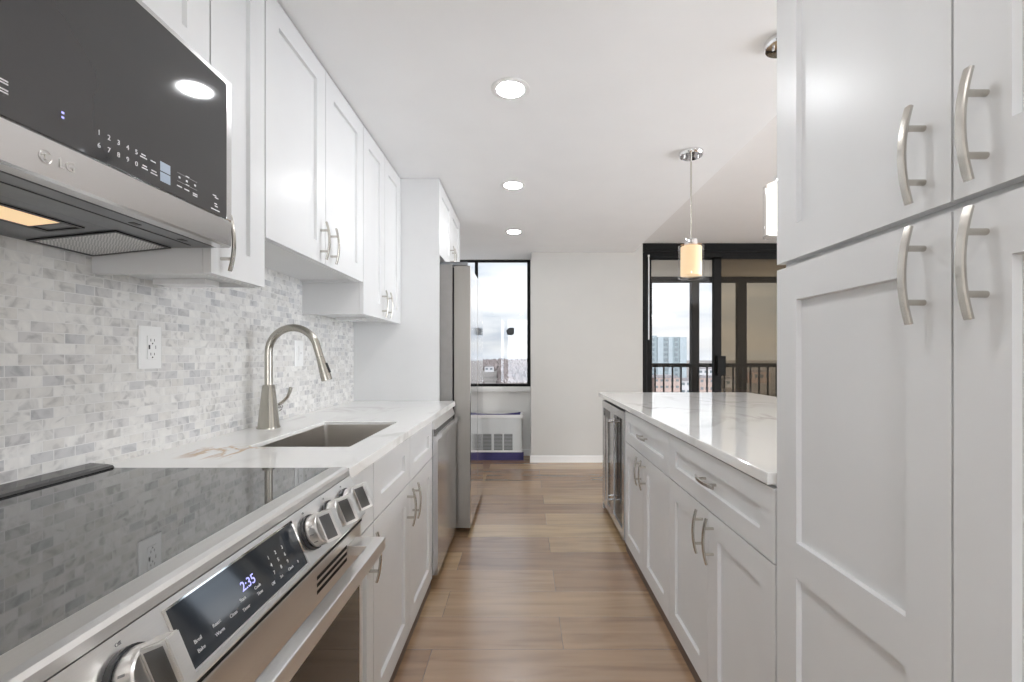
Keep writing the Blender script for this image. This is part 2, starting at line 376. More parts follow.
def handle(face, sg, y, z, vertical, parent, L=0.146, gap=0.081, stand=0.028, bow=0.011, w=0.0125, th=0.0065):
    m = MB(); n = 14; path = []
    for i in range(n+1):
        s = -1+2*i/n; o = stand+bow*(1-s*s)-bow*0.5
        d = s*L/2
        path.append((face+sg*o, y, z+d) if vertical else (face+sg*o, y+d, z))
    up = (1, 0, 0)
    def sec(i):
        a, b = th/2, w/2*(1.0 if 0 < i < n else 0.96); c = 0.0016
        return [(-a+c,-b),(a-c,-b),(a,-b+c),(a,b-c),(a-c,b),(-a+c,b),(-a,b-c),(-a,-b+c)]
    m.sweep(path, sec, True, True, up)
    s = gap/L
    for q in (-1, 1):
        o = stand+bow*(1-s*s)-bow*0.5
        p0 = (face, y, z+q*gap/2) if vertical else (face, y+q*gap/2, z)
        p1 = (face+sg*o, p0[1], p0[2])
        m.cyl(p0, p1, 0.0046, 12)
    return m.build('handle', 'satin_nickel', parent)
G = 0.0019   # half the reveal between two fronts

def carcass_base(root, face, sg, y0, y1, back, toe=0.05, top=None, toe_in=0.075):
    top = top if top is not None else H-0.3105
    f = face-sg*0.021; m = MB(); p = 0.016
    a, b = y0+0.0006, y1-0.0006
    for q0, q1 in ((a, a+p), (b-p, b)): m.box(f, back, q0, q1, toe, top)
    m.box(f, back, a+p, b-p, toe, toe+p); m.box(back, back+sg*0.008, a+p, b-p, toe+p, top)
    m.box(f, f-sg*0.09, a+p, b-p, top-0.016, top)
    m.build('body', 'white_lacquer', root)
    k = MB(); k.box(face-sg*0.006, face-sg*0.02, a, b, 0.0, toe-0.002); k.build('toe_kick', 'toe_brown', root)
def carcass_wall(root, face, sg, y0, y1, back, z0, z1):
    f = face-sg*0.021; m = MB(); p = 0.016; a, b = y0+0.0006, y1-0.0006
    for q0, q1 in ((a, a+p), (b-p, b)): m.box(f, back, q0, q1, z0, z1)
    m.box(f, back, a+p, b-p, z0+0.013, z0+0.013+p); m.box(f, back, a+p, b-p, z1-p, z1); m.box(back, back+sg*0.008, a+p, b-p, z0+0.03, z1-p)
    m.box(f, f-sg*0.016, a+p, b-p, z0, z0+0.013)
    m.build('body', 'white_lacquer', root)

WALL = -1.09          # tiled wall on the range side
ZC = H-0.279          # worktop height
ZB = H-0.3095         # worktop underside
CEIL = H+1.14
Z_DRAWER, Z_DOOR, Z_TOE = H-0.4955, H-0.5005, H-1.095
LF, RF, UF = -0.455, 0.600, -0.785
YW, YP = 5.35, 5.00   # window wall, pier

# ------------------------------------------------------------------ setting
struct('floor', MB().box(-1.25, 4.6, -3.4, 5.5, -0.06, 0.0), 'oak_plank', 'warm brown wood plank floor running between the cabinets')
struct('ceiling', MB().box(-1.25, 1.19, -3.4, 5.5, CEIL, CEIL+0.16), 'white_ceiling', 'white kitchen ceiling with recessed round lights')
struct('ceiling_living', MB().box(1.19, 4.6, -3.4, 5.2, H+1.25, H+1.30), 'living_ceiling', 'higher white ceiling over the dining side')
struct('wall_left', MB().box(WALL-0.012, WALL-0.16, -3.4, 5.5, 0, CEIL), 'white_wall', 'white wall behind the range and sink run')
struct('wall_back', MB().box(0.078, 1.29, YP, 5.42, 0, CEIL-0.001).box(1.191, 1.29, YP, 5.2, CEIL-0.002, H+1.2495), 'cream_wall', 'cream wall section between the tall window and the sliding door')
wx0, wx1, wz0, wz1 = -0.98, 0.076, H-0.345, H+1.136
struct('wall_window', MB().box(WALL-0.012, 0.078, YW, YW+0.14, 0, wz0).box(WALL-0.012, 0.078, YW, YW+0.14, wz1, CEIL-0.001).box(WALL-0.012, wx0, YW, YW+0.14, wz0, wz1), 'white_wall', 'white wall around the tall window above the heating unit')
struct('wall_right', MB().box(4.5, 4.6, 2.6, 5.2, 0, H+1.25).box(4.5, 4.6, -3.4, -0.6, 0, H+1.25), 'white_wall', 'white wall of the dining side')  # gap between the two pieces is added to let sky light in
struct('wall_balcony', MB().box(3.75, 4.5, 5.05, 5.2, 0, H+1.25), 'cream_wall', 'cream wall beside the sliding door')
struct('wall_rear', MB().box(-1.25, -0.50, -3.5, -3.4, 0, CEIL).box(0.35, 4.6, -3.5, -3.4, 0, CEIL).box(-0.50, 0.35, -3.5, -3.4, 0, 0.35), 'white_wall', 'white wall behind the camera')  # unseen opening added in this wall to bring sky light into the kitchen
struct('wall_tile', MB().box(WALL-0.012, WALL+0.006, -0.9, 2.9295, 0.60, H+0.55), 'marble_mosaic', 'grey and white marble mosaic tile backsplash')
struct('baseboard_back',       MB().prism([(YP-0.014, 0), (YP-0.0005, 0), (YP-0.0005, 0.075), (YP-0.008, 0.075), (YP-0.014, 0.066)], 'x', 0.064, 1.29), 'white_trim', 'white baseboard under the cream wall')
struct('baseboard_window', MB().prism([(YW-0.014, 0), (YW-0.0005, 0), (YW-0.0005, 0.075), (YW-0.008, 0.075), (YW-0.014, 0.066)], 'x', -1.09, 0.077), 'white_trim', 'white baseboard beside the heating unit')

# tall window
w = MB(); d0, d1 = YW+0.03, YW+0.075; t = 0.032
w.box(wx0, wx1, d0, d1, wz0, wz0+t).box(wx0, wx1, d0, d1, wz1-t*0.75, wz1).box(wx0, wx0+t, d0, d1, wz0+t, wz1-t*0.75).box(wx1-t*1.2, wx1, d0, d1, wz0+t, wz1-t*0.75).box(-0.575, -0.54, d0, d1, wz0+t, wz1-t*0.75)
win = struct('window_1', w, 'bronze_frame', 'tall dark framed window beyond the refrigerator')
MB().box(wx0+t, -0.575, YW+0.05, YW+0.054, wz0+t, wz1-t).box(-0.54, wx1-t*1.2, YW+0.05, YW+0.054, wz0+t, wz1-t).build('glass', 'clear_glass', win)
struct('trim_1', MB().box(-1.05, 0.0775, YW-0.035, YW+0.03, wz0-0.055, wz0-0.012, 0.003), 'white_trim', 'white window sill under the tall window')
s = MB(); c0 = (510-524)/F*(YW+0.045); cz = H+(357-331.5)/F*(YW+0.045)
s.prism([(c0-0.045, cz+0.012), (c0-0.03, cz-0.04), (c0+0.02, cz-0.045), (c0+0.046, cz-0.03), (c0+0.05, cz+0.045), (c0-0.01, cz+0.045)], 'y', YW+0.0485, YW+0.0496)
tag(s.build('window_sticker', 'sticker_grey', None, (c0, YW+0.049, cz-0.045)), 'small dark grey sticker stuck on the tall window pane', 'sticker')

# sliding balcony door
YD = 5.08
d = MB(); dz0, dz1 = H+1.105, H+1.248
d.box(1.292, 3.75, YD-0.03, YD+0.09, dz0+0.05, dz1).box(1.292, 3.75, YD, YD+0.09, dz0, dz0+0.05)
d.box(1.292, 1.345, YD-0.03, YD+0.09, 0.0, dz0).box(3.70, 3.75, YD-0.03, YD+0.09, 0, dz0).box(1.345, 3.70, YD-0.02, YD+0.09, 0, 0.03)
d.box(1.345, 3.70, YD-0.045, YD-0.03, dz0+0.075, dz0+0.088)
door = struct('door_1', d, 'bronze_frame', 'dark framed sliding glass door to the balcony')
p = MB(); a, b = 1.375, 2.16
p.box(a, a+0.045, YD+0.05, YD+0.085, 0.03, dz0).box(b-0.05, b, YD+0.05, YD+0.085, 0.03, dz0).box(a, b, YD+0.05, YD+0.085, 0.03, 0.12).box(a, b, YD+0.05, YD+0.085, dz0-0.018, dz0)
lp = p.build('sliding_panel', 'bronze_frame', door)
MB().box(a+0.045, b-0.05, YD+0.066, YD+0.07, 0.12, dz0-0.018).build('glass', 'clear_glass', lp)
p = MB(); a, b = 2.10, 3.02
p.box(a, a+0.082, YD+0.005, YD+0.04, 0.03, dz0).box(b-0.06, b, YD+0.005, YD+0.04, 0.03, dz0).box(a, b, YD+0.005, YD+0.04, 0.03, 0.12).box(a, b, YD+0.005, YD+0.04, dz0-0.02, dz0)
rp = p.build('screen_panel', 'bronze_frame', door)
MB().box(a+0.082, b-0.06, YD+0.02, YD+0.023, 0.12, dz0-0.02).build('screen', 'insect_screen', rp)
MB().box(2.125, 2.215, YD-0.035, YD+0.004, H-0.205, H+0.012, 0.006).build('handle', 'bronze_frame', rp)
p = MB(); a, b = 2.98, 3.70
p.box(a, a+0.05, YD+0.05, YD+0.085, 0.03, dz0).box(b-0.05, b, YD+0.05, YD+0.085, 0.03, dz0).box(a, b, YD+0.05, YD+0.085, 0.03, 0.12).box(a, b, YD+0.05, YD+0.085, dz0-0.02, dz0)
lp2 = p.build('sliding_panel', 'bronze_frame', door)
MB().box(a+0.05, b-0.05, YD+0.066, YD+0.07, 0.12, dz0-0.02).build('glass', 'clear_glass', lp2)
wand = MB().cyl((1.365, YD-0.045, H+0.19), (1.365, YD-0.045, H+1.10), 0.0075, 10).box(1.355, 1.375, YD-0.052, YD-0.030, H+1.095, H+1.118, 0.003)
tag(wand.build('blind_wand', 'plastic_white', None, (1.365, YD-0.045, H+0.19)), 'thin white wand hanging at the jamb of the sliding door', 'wand')

# balcony
YR = 6.5
struct('balcony_floor', MB().box(0.9, 5.2, 5.21, 6.65, -0.12, -0.02), 'balcony_floor', 'grey balcony floor outside the sliding door')
struct('balcony_ceiling', MB().box(0.9, 5.2, 5.21, 6.65, H+1.13, H+1.3), 'balcony_tan', 'tan underside of the balcony above')
def post_x(px): return (px-524)/F*YR
b = MB(); b.box(1.3, 5.0, YR-0.03, YR+0.06, H+1.055, H+1.13)
for px, wd in ((648, 0.10), (694.8, 0.107), (741.6, 0.118), (790, 0.107)):
    b.box(post_x(px)-wd/2, post_x(px)+wd/2, YR-0.03, YR+0.06, -0.02, H+1.055)
struct('trim_2', b, 'rail_black', 'black posts and top beam framing the balcony')
rl = thing('balcony_railing', (2.8, YR, -0.02), 'black metal balcony railing with thin balusters outside sliding door', 'railing')
MB().box(1.3, 5.0, YR-0.075, YR-0.032, H-0.142, H-0.088, 0.004).build('top_rail', 'rail_black', rl)
MB().box(1.3, 5.0, YR-0.065, YR-0.04, 0.06, 0.10).build('bottom_rail', 'rail_black', rl)
px = 654.0; first = None
for i in range(26):
    x = post_x(654+8.6*i)
    m = MB().box(x-0.0095, x+0.0095, YR-0.062, YR-0.043, 0.10, H-0.142); m.build('baluster', 'rail_black', rl)

# ------------------------------------------------------------------ view outside
ZG = -30.0
g = MB()
g.quad((-900, 30, ZG), (1500, 30, ZG), (4200, 4200, ZG), (-3000, 4200, ZG))
struct('ground', g, 'ground', 'brown winter ground far below the windows')
tr = MB()
ico = bmesh.new(); bmesh.ops.create_icosphere(ico, subdivisions=1, radius=1.0)
icv = [v.co.copy() for v in ico.verts]; icf = [[v.index for v in f.verts] for f in ico.faces]; ico.free()
def blob(m, c, r, h):
    vs = [m.bm.verts.new((c[0]+v.x*r*random.uniform(.75, 1.25), c[1]+v.y*r*random.uniform(.75, 1.25), c[2]+v.z*h*random.uniform(.75, 1.3))) for v in icv]
    for f in icf: m.bm.faces.new([vs[i] for i in f])
for i in range(7000):
    dist = 360*(7.5 ** random.random())
    ang = random.uniform(-0.14, 0.05) if i % 2 else random.uniform(0.2, 0.62)
    if ang > 0.15 and any(abs(math.tan(ang)-q) < 0.055 for q in (0.255, 0.31, 0.355, 0.40, 0.45, 0.51)): continue
    if abs(math.tan(ang)+0.076) < 0.022 and dist < 1050: continue
    r = random.uniform(2.2, 4.6)*(1+dist/2500)
    blob(tr, (math.tan(ang)*dist, dist, ZG+r), r, r*random.uniform(1.0, 1.8))
o = tr.build('bare_trees', 'bare_trees', None, (0, 300, ZG), sharp=False)
tag(o, 'brown bare winter treetops spreading below the horizon', 'trees', kind='stuff')
def house(px, base, wpx, hpx, dep, m, label):
    dist = (H-ZG)*F/(base-357); k = dist/F; x = (px-524)*k; wid = wpx*k; hgt = hpx*k
    e = thing('house', (x, dist, ZG), label, 'building')
    MB().box(x-wid/2, x+wid/2, dist, dist+dep, ZG, ZG+hgt).build('wall', m, e)
    MB().prism([(x-wid/2-0.6, ZG+hgt), (x+wid/2+0.6, ZG+hgt), (x+wid*0.3, ZG+hgt+2.2), (x-wid*0.3, ZG+hgt+2.2)], 'y', dist-0.6, dist+dep+0.6).build('roof', 'roof_grey', e)
    nx = max(2, int(wpx//5)); nz = max(1, int(hpx//6))
    for i in range(nx):
        for q in range(nz):
            wx = x-wid/2+wid*(i+0.5)/nx; wz = ZG+hgt*(q+0.45)/nz
            MB().box(wx-wid*0.14/nx*2, wx+wid*0.14/nx*2, dist-0.1, dist+0.05, wz, wz+hgt*0.34/nz).build('window', 'tower_window', e)
house(667, 397, 26, 19, 14, 'house_pink', 'pink brown building below the balcony rail, left of the first balcony post')
house(686, 396, 11, 15, 12, 'house_white', 'pale building between the pink brown one and the first balcony post')
house(655, 381, 14, 9, 12, 'house_white', 'low pale building below the grey tower')
house(707, 393, 15, 15, 12, 'house_pink', 'brown building between the balcony post and the door stile')
house(706, 376, 16, 7, 12, 'house_white', 'far pale building above the brown one beside the door stile')
house(731, 388, 12, 9, 12, 'house_white', 'pale building seen through the dark screen panel, beside the door handle')
house(759, 383, 22, 11, 14, 'house_pink', 'long brown building seen through the dark screen panel, beyond the second balcony post')
house(489, 372, 9, 5, 10, 'house_white', 'small white house among the bare trees in the tall window')
# grey apartment tower
D = 420.0; tx0, tx1 = (645-524)/F*D, (686.5-524)/F*D; tz1 = H+(357-337)/F*D
tw = thing('apartment_tower', ((tx0+tx1)/2, D, ZG), 'pale grey apartment tower rising above the balcony rail', 'building')
MB().box(tx0, tx1, D, D+18, ZG, tz1).box(tx0+5, tx0+12, D+4, D+10, tz1, tz1+1.4).build('wall', 'tower_grey', tw)
for fx0, fx1 in ((0.30, 0.44), (0.56, 0.66), (0.84, 1.0)):
    MB().box(tx0+(tx1-tx0)*fx0, tx0+(tx1-tx0)*fx1, D-0.5, D, ZG, tz1).build('pilaster', 'tower_light', tw)
for k in range(12):
    zz = tz1-3.6-k*4.6
    for fx, ww in ((0.20, 2.2), (0.50, 4.2), (0.75, 2.8)):
        wx = tx0+(tx1-tx0)*fx
        MB().box(wx-ww/2, wx+ww/2, D-0.2, D+0.2, zz, zz+2.6).build('window', 'tower_window', tw)

# ------------------------------------------------------------------ tall pantry on the right
PY0, PY1 = 0.197, 1.091; PM = 0.6445
pn = thing('pantry_cabinet', (0.9, 0.64, 0), 'tall white four-door pantry cabinet with arched nickel handles', 'cabinet')
pb = MB(); fx = RF+0.021; bk = 1.20
pb.box(fx, bk, PY0+0.001, PY0+0.019, 0.05, H+1.12).box(fx, bk, PY1-0.019, PY1-0.001, 0.05, H+1.12).box(bk-0.008, bk, PY0+0.019, PY1-0.019, 0.05, H+1.12)
pb.box(fx, bk-0.008, PY0+0.019, PY1-0.019, 0.05, 0.068).box(fx, bk-0.008, PY0+0.019, PY1-0.019, H+1.10, H+1.12).box(fx, bk-0.008, PY0+0.019, PY1-0.019, H+0.196, H+0.228)
pb.build('body', 'white_lacquer', pn)
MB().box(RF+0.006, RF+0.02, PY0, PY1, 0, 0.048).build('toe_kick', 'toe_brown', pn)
for y0, y1, hy in ((PM+G, PY1, 0.69), (PY0, PM-G, 0.597)):
    dr = shaker(RF, -1, y0, y1, H+0.2185, H+1.118, 0.077).build('door', 'white_lacquer', pn); handle(RF, -1, hy, H+0.302, True, dr)
    dr = shaker(RF, -1, y0, y1, Z_TOE, H+0.2045, 0.077, panels=[(Z_TOE+0.077, H-0.487), (H-0.409, H+0.127)]).build('door', 'white_lacquer', pn); handle(RF, -1, hy, H+0.122, True, dr)

# ------------------------------------------------------------------ island run on the right
RB = 1.22
def base_two_door(name, label, y0, y1, face, sg, back, fronts):
    e = thing(name, ((face+back)/2, (y0+y1)/2, 0), label, 'cabinet')
    carcass_base(e, face, sg, y0, y1, back)
    ym = (y0+y1)/2
    if fronts == 'drawer':
        dw = shaker(face, sg, y0+G, y1-G, Z_DRAWER, H-0.3175, 0.072, 0.058).build('drawer', 'white_lacquer', e)
        handle(face-sg*0.009, sg, ym, (Z_DRAWER+H-0.3175)/2, False, dw)
    else:
        for a, b in ((y0+G, ym-G), (ym+G, y1-G)): shaker(face, sg, a, b, Z_DRAWER, H-0.3175, 0.072, 0.058).build('drawer_front', 'white_lacquer', e)
    for a, b, hy in ((y0+G, ym-G, ym-0.043), (ym+G, y1-G, ym+0.043)):
        dr = shaker(face, sg, a, b, Z_TOE, Z_DOOR).build('door', 'white_lacquer', e); handle(face, sg, hy, Z_DOOR-0.084, True, dr)
    return e
base_two_door('base_cabinet', 'white island base cabinet next to the pantry, one wide drawer over two doors', 1.098, 1.903, RF, -1, RB, 'drawer')
base_two_door('base_cabinet', 'white island base cabinet beside the glass door cooler, one drawer over two doors', 1.903, 2.727, RF, -1, RB, 'drawer')
ep = MB().box(RF+0.012, 1.70, 3.492, 3.512, 0.0, ZB-0.001).box(RF+0.003, RF+0.06, 3.488, 3.516, 0.0, 0.075, 0.004)
tag(ep.build('end_panel', 'white_lacquer', None, (1.15, 3.5, 0)), 'white end panel closing the far end of the island', 'panel')
bp = MB().box(1.235, 1.255, 1.10, 3.49, 0.0, ZB-0.001)
tag(bp.build('back_panel', 'white_lacquer', None, (1.245, 2.3, 0)), 'white back panel of the island facing the dining side', 'panel')
it = MB().box(0.588, 1.77, 1.112, 3.635, ZB, ZC, 0.004, 3)
tag(it.build('worktop', 'quartz_plain', None, (1.1, 2.3, ZB)), 'glossy white veined quartz worktop on the island', 'worktop')

# beverage cooler
cy0, cy1 = 2.729, 3.488; ck = thing('beverage_cooler', (0.9, 3.1, 0), 'stainless two-door glass beverage cooler at far end of the island', 'cooler')
MB().box(0.65, 1.2, cy0+0.004, cy0+0.03, 0.055, H-0.325).box(0.65, 1.2, cy1-0.03, cy1-0.004, 0.055, H-0.325).box(1.18, 1.2, cy0+0.03, cy1-0.03, 0.055, H-0.325).box(0.65, 1.18, cy0+0.03, cy1-0.03, 0.055, 0.10).box(0.65, 1.18, cy0+0.03, cy1-0.03, H-0.36, H-0.325).box(0.65, 1.18, (cy0+cy1)/2-0.012, (cy0+cy1)/2+0.012, 0.10, H-0.36).build('body', 'black_plastic', ck)
for k in range(4):
    MB().box(0.665, 1.17, cy0+0.031, (cy0+cy1)/2-0.013, 0.24+0.14*k, 0.247+0.14*k).box(0.665, 1.17, (cy0+cy1)/2+0.013, cy1-0.031, 0.24+0.14*k, 0.247+0.14*k).build('shelf', 'chrome', ck)
MB().box(0.64, 0.66, cy0+0.01, cy1-0.01, 0.0, 0.052).build('toe_grille', 'black_plastic', ck)
ym = (cy0+cy1)/2
for a, b, hy in ((cy0+0.004, ym-0.002, ym-0.045), (ym+0.002, cy1-0.002, ym+0.045)):
    z0, z1, fw = 0.055, H-0.326, 0.05; f0, f1 = 0.594, 0.645
    fr = MB().box(f0, f1, a, a+fw, z0, z1).box(f0, f1, b-fw, b, z0, z1).box(f0, f1, a+fw, b-fw, z0, z0+fw).box(f0, f1, a+fw, b-fw, z1-fw, z1).build('door', 'steel_vertical', ck)
    MB().box(f0+0.006, f0+0.012, a+fw, b-fw, z0+fw, z1-fw).build('glass', 'cooler_glass', fr)
    hm = MB().cyl((0.555, hy, z0+0.11), (0.555, hy, z1-0.075), 0.008, 14)
    for q in (z0+0.14, z1-0.105): hm.cyl((0.594, hy, q), (0.555, hy, q), 0.0065, 12)
    hm.build('handle', 'chrome', fr)

# ------------------------------------------------------------------ range-side base run
RY0, RY1 = 0.36, 1.148
e = thing('base_cabinet', (-0.77, 1.27, 0), 'narrow white base cabinet between the range and the sink cabinet', 'cabinet')
carcass_base(e, LF, 1, 1.152, 1.39, WALL+0.01)
dw = MB().box(LF-0.02, LF, 1.152+G, 1.39-G, Z_DRAWER, H-0.3175, 0.0015).build('drawer', 'white_lacquer', e)
dr = shaker(LF, 1, 1.152+G, 1.39-G, Z_TOE, Z_DOOR, 0.058, 0.072).build('door', 'white_lacquer', e); handle(LF, 1, 1.352, Z_DOOR-0.088, True, dr)
base_two_door('sink_cabinet', 'white sink base cabinet with two false drawer fronts over two doors', 1.39, 2.28, LF, 1, WALL+0.01, 'false')

# worktop with the sink cut-out
sx0, sx1, sy0, sy1 = -0.862, -0.543, 1.43, 1.99
wt = MB(); X0, X1, Y0, Y1 = WALL+0.0065, -0.438, 1.152, 2.929
def ring(m, z):
    return [(X0,Y0,z),(X1,Y0,z),(X1,Y1,z),(X0,Y1,z)], [(sx0,sy0,z),(sx1,sy0,z),(sx1,sy1,z),(sx0,sy1,z)]
for z in (ZB, ZC):
    o_, i_ = ring(wt, z)
    for q in range(4): wt.quad(o_[q], o_[(q+1) % 4], i_[(q+1) % 4], i_[q])
for o_, p_ in zip(ring(wt, ZB), ring(wt, ZC)):
    for q in range(4): wt.quad(o_[q], o_[(q+1) % 4], p_[(q+1) % 4], p_[q])
wo = wt.build('worktop', 'quartz_gold', None, (0, 0, 0)); tag(wo, 'white quartz worktop with a golden vein around the sink', 'worktop')
bv = wo.modifiers.new('edge', 'BEVEL'); bv.width = 0.003; bv.segments = 2; bv.limit_method = 'ANGLE'

# sink
def rrect(x0, x1, y0, y1, r, n=5):
    pts = []
    for cx, cy, a0 in ((x1-r, y1-r, 0), (x0+r, y1-r, 90), (x0+r, y0+r, 180), (x1-r, y0+r, 270)):
        for i in range(n+1):
            a = math.radians(a0+90*i/n); pts.append((cx+r*math.cos(a), cy+r*math.sin(a)))
    return pts
sk = thing('sink', ((sx0+sx1)/2, (sy0+sy1)/2, ZB-0.2), 'undermount stainless sink let into the white worktop', 'sink')
m = MB(); rings = []
def rr(grow, z, r): return [m.bm.verts.new((x, y, z)) for x, y in rrect(sx0-grow, sx1+grow, sy0-grow, sy1+grow, r)]
specs = [(-0.0006, ZC-0.013, 0.012), (-0.0016, ZC-0.013, 0.012), (-0.004, ZB-0.17, 0.012), (-0.012, ZB-0.19, 0.02), (-0.03, ZB-0.196, 0.02)]
rings = [rr(*q) for q in specs]
for a, b in zip(rings, rings[1:]):
    n = len(a)
    for j in range(n): m.bm.faces.new((a[j], a[(j+1) % n], b[(j+1) % n], b[j]))
m.bm.faces.new(rings[-1])
bowl = m.build('bowl', 'sink_steel', sk)
MB().lathe(((sx0+sx1)/2-0.03, (sy0+sy1)/2, ZB-0.196), [(0.045, 0.0), (0.045, 0.003), (0.036, 0.004), (0.03, 0.001), (0.0001, 0.001)], 24).build('drain', 'chrome', sk)

# faucet
fx, fy = -1.003, 1.807; fa = thing('faucet', (fx, fy, ZC), 'brushed nickel high-arc pull-down faucet behind the sink', 'faucet')
m = MB(); sq = []
for zz, r in ((0, 0.036), (0.005, 0.036), (0.010, 0.0335), (0.165, 0.0195), (0.170, 0.0175)):
    sq.append((zz, r))
rings = []
for zz, r in sq: rings.append([m.bm.verts.new((x, y, ZC+zz)) for x, y in rrect(fx-r, fx+r, fy-r, fy+r, r*0.55, 5)])
for a, b in zip(rings, rings[1:]):
    n = len(a)
    for j in range(n):
        f = m.bm.faces.new((a[j], a[(j+1) % n], b[(j+1) % n], b[j])); f.smooth = True
m.bm.faces.new(rings[0][::-1]); m.bm.faces.new(rings[-1]); m.build('base', 'faucet_nickel', fa)
R = 0.096; zt = H+0.019; path = [(fx, fy, ZC+0.166), (fx, fy, ZC+0.22), (fx, fy, zt-0.02)]
for i in range(0, 19):
    a = math.pi - math.radians(168)*i/18; path.append((fx+R+R*math.cos(a), fy, zt+R*math.sin(a)))
dirv = (Vector(path[-1])-Vector(path[-2])).normalized(); end = Vector(path[-1])+dirv*0.040; path.append(tuple(end))
MB().tube(path, 0.0145, 18, (0, 1, 0)).build('spout', 'faucet_nickel', fa)
e2 = end+dirv*0.096
hd = MB().tube([tuple(end+dirv*0.002), tuple(end+dirv*0.02), tuple(end+dirv*0.078), tuple(e2)], lambda i: (0.0148, 0.0155, 0.0205, 0.0205)[i], 20, (0, 1, 0)).build('spray_head', 'faucet_nickel', fa)
nrm = Vector((-dirv.z, 0, dirv.x)) if dirv.z < 0 else Vector((dirv.z, 0, -dirv.x))
MB().tube([tuple(end+dirv*0.03+nrm*0.0155), tuple(end+dirv*0.070+nrm*0.019)], 0.006, 10, (0, 1, 0)).build('button', 'black_plastic', hd)
lv = MB().cyl((fx+0.005, fy+0.020, ZC+0.075), (fx+0.005, fy+0.062, ZC+0.075), 0.0145, 18).cyl((fx+0.005, fy+0.062, ZC+0.075), (fx+0.005, fy+0.068, ZC+0.075), 0.0165, 18)
lv.build('valve', 'chrome', fa)
pth = [(fx+0.012, fy+0.055, ZC+0.088), (fx+0.022, fy+0.064, ZC+0.097), (fx+0.036, fy+0.072, ZC+0.114), (fx+0.044, fy+0.078, ZC+0.138), (fx+0.047, fy+0.08, ZC+0.155)]
MB().sweep(pth, lambda i: [(0.005*math.cos(2*math.pi*j/12), (0.0075+0.0012*i)*math.sin(2*math.pi*j/12)) for j in range(12)], True, True, (1, 0, 0)).build('lever', 'faucet_nickel', fa)

# ------------------------------------------------------------------ dishwasher
dy0, dy1 = 2.286, 2.908; dw = thing('dishwasher', (-0.75, 2.6, 0), 'stainless dishwasher under the worktop between sink cabinet and refrigerator panel', 'dishwasher')
MB().box(-1.05, -0.47, dy0+0.005, dy1-0.005, 0.05, ZB-0.004).build('body', 'fridge_case', dw)
MB().prism([(-0.47, H-0.3165), (-0.452, H-0.3165), (-0.438, H-0.360), (-0.47, H-0.360)], 'y', dy0, dy1).build('control_strip', 'steel_light', dw)
MB().prism([(-0.469, 0.06), (-0.434, 0.06), (-0.428, 0.066), (-0.428, H-0.412), (-0.410, H-0.398), (-0.408, H-0.384), (-0.414, H-0.375), (-0.426, H-0.375), (-0.436, H-0.395), (-0.469, H-0.395)], 'y', dy0, dy1).build('door', 'steel_vertical', dw)
MB().box(-0.462, -0.450, dy0+0.002, dy1-0.002, H-0.396, H-0.359).build('handle_pocket', 'steel', dw)
MB().box(-0.53, -0.515, dy0+0.003, dy1-0.003, 0.0, 0.05).build('toe_kick', 'black_plastic', dw)

# ------------------------------------------------------------------ refrigerator and its surround
tag(MB().box(WALL, -0.541, 2.931, 2.951, 0.0, CEIL-0.002, 0.001).build('side_panel', 'white_lacquer', None, (-0.8, 2.94, 0)), 'tall white panel between the worktop and the refrigerator', 'panel')
ry0, ry1 = 2.965, 3.875; fr = thing('refrigerator', (-0.75, 3.42, 0), 'large stainless side-by-side refrigerator at the end of the counter', 'refrigerator')
MB().box(-1.06, -0.462, ry0, ry1, 0.035, H+0.598, 0.004).build('case', 'fridge_case', fr)
MB().box(-0.5, -0.452, ry0+0.02, ry1-0.02, 0.004, 0.034).build('toe_grille', 'black_plastic', fr)
ymid = 3.43
for a, b in ((ry0+0.004, ymid-0.004), (ymid+0.004, ry1-0.004)):
    dd = MB().box(-0.452, -0.3475, a, b, 0.04, H+0.59, 0.004, 3).build('door', 'fridge_side_dimmed', fr)
    MB().prism([(-0.3485, a+0.004), (-0.345, a+0.008), (-0.345, b-0.008), (-0.3485, b-0.004)], 'z', 0.044, H+0.586).build('front_skin', 'fridge_door_steel', dd)
    MB().box(-0.462, -0.4515, a+0.01, b-0.01, 0.05, H+0.58).build('gasket', 'shadow_gap', dd)
    hy = a+0.03 if a < 3.2 else b-0.08
    MB().box(-0.56, -0.37, hy, hy+0.05, H+0.599, H+0.622, 0.006).build('hinge_cover', 'dark_underside', fr)
for q in (ry0+0.05, ry1-0.1):
    MB().cyl((-0.47, q+0.02, 0.018), (-0.47, q+0.05, 0.018), 0.0175, 16, up=(0.1, 0, 1)).build('roller', 'black_plastic', fr)
fc = thing('wall_cabinet', (-0.8, 3.42, H+0.65), 'white two-door cabinet above the refrigerator', 'cabinet')
carcass_wall(fc, -0.541, 1, 2.953, 3.88, WALL, H+0.655, CEIL-0.003)
for a, b, hy in ((2.953+G, 3.416-G, 3.375), (3.416+G, 3.88-G, 3.46)):
    dr = shaker(-0.541, 1, a, b, H+0.657, CEIL-0.008).build('door', 'white_lacquer', fc); handle(-0.541, 1, hy, H+0.657+0.084, True, dr)

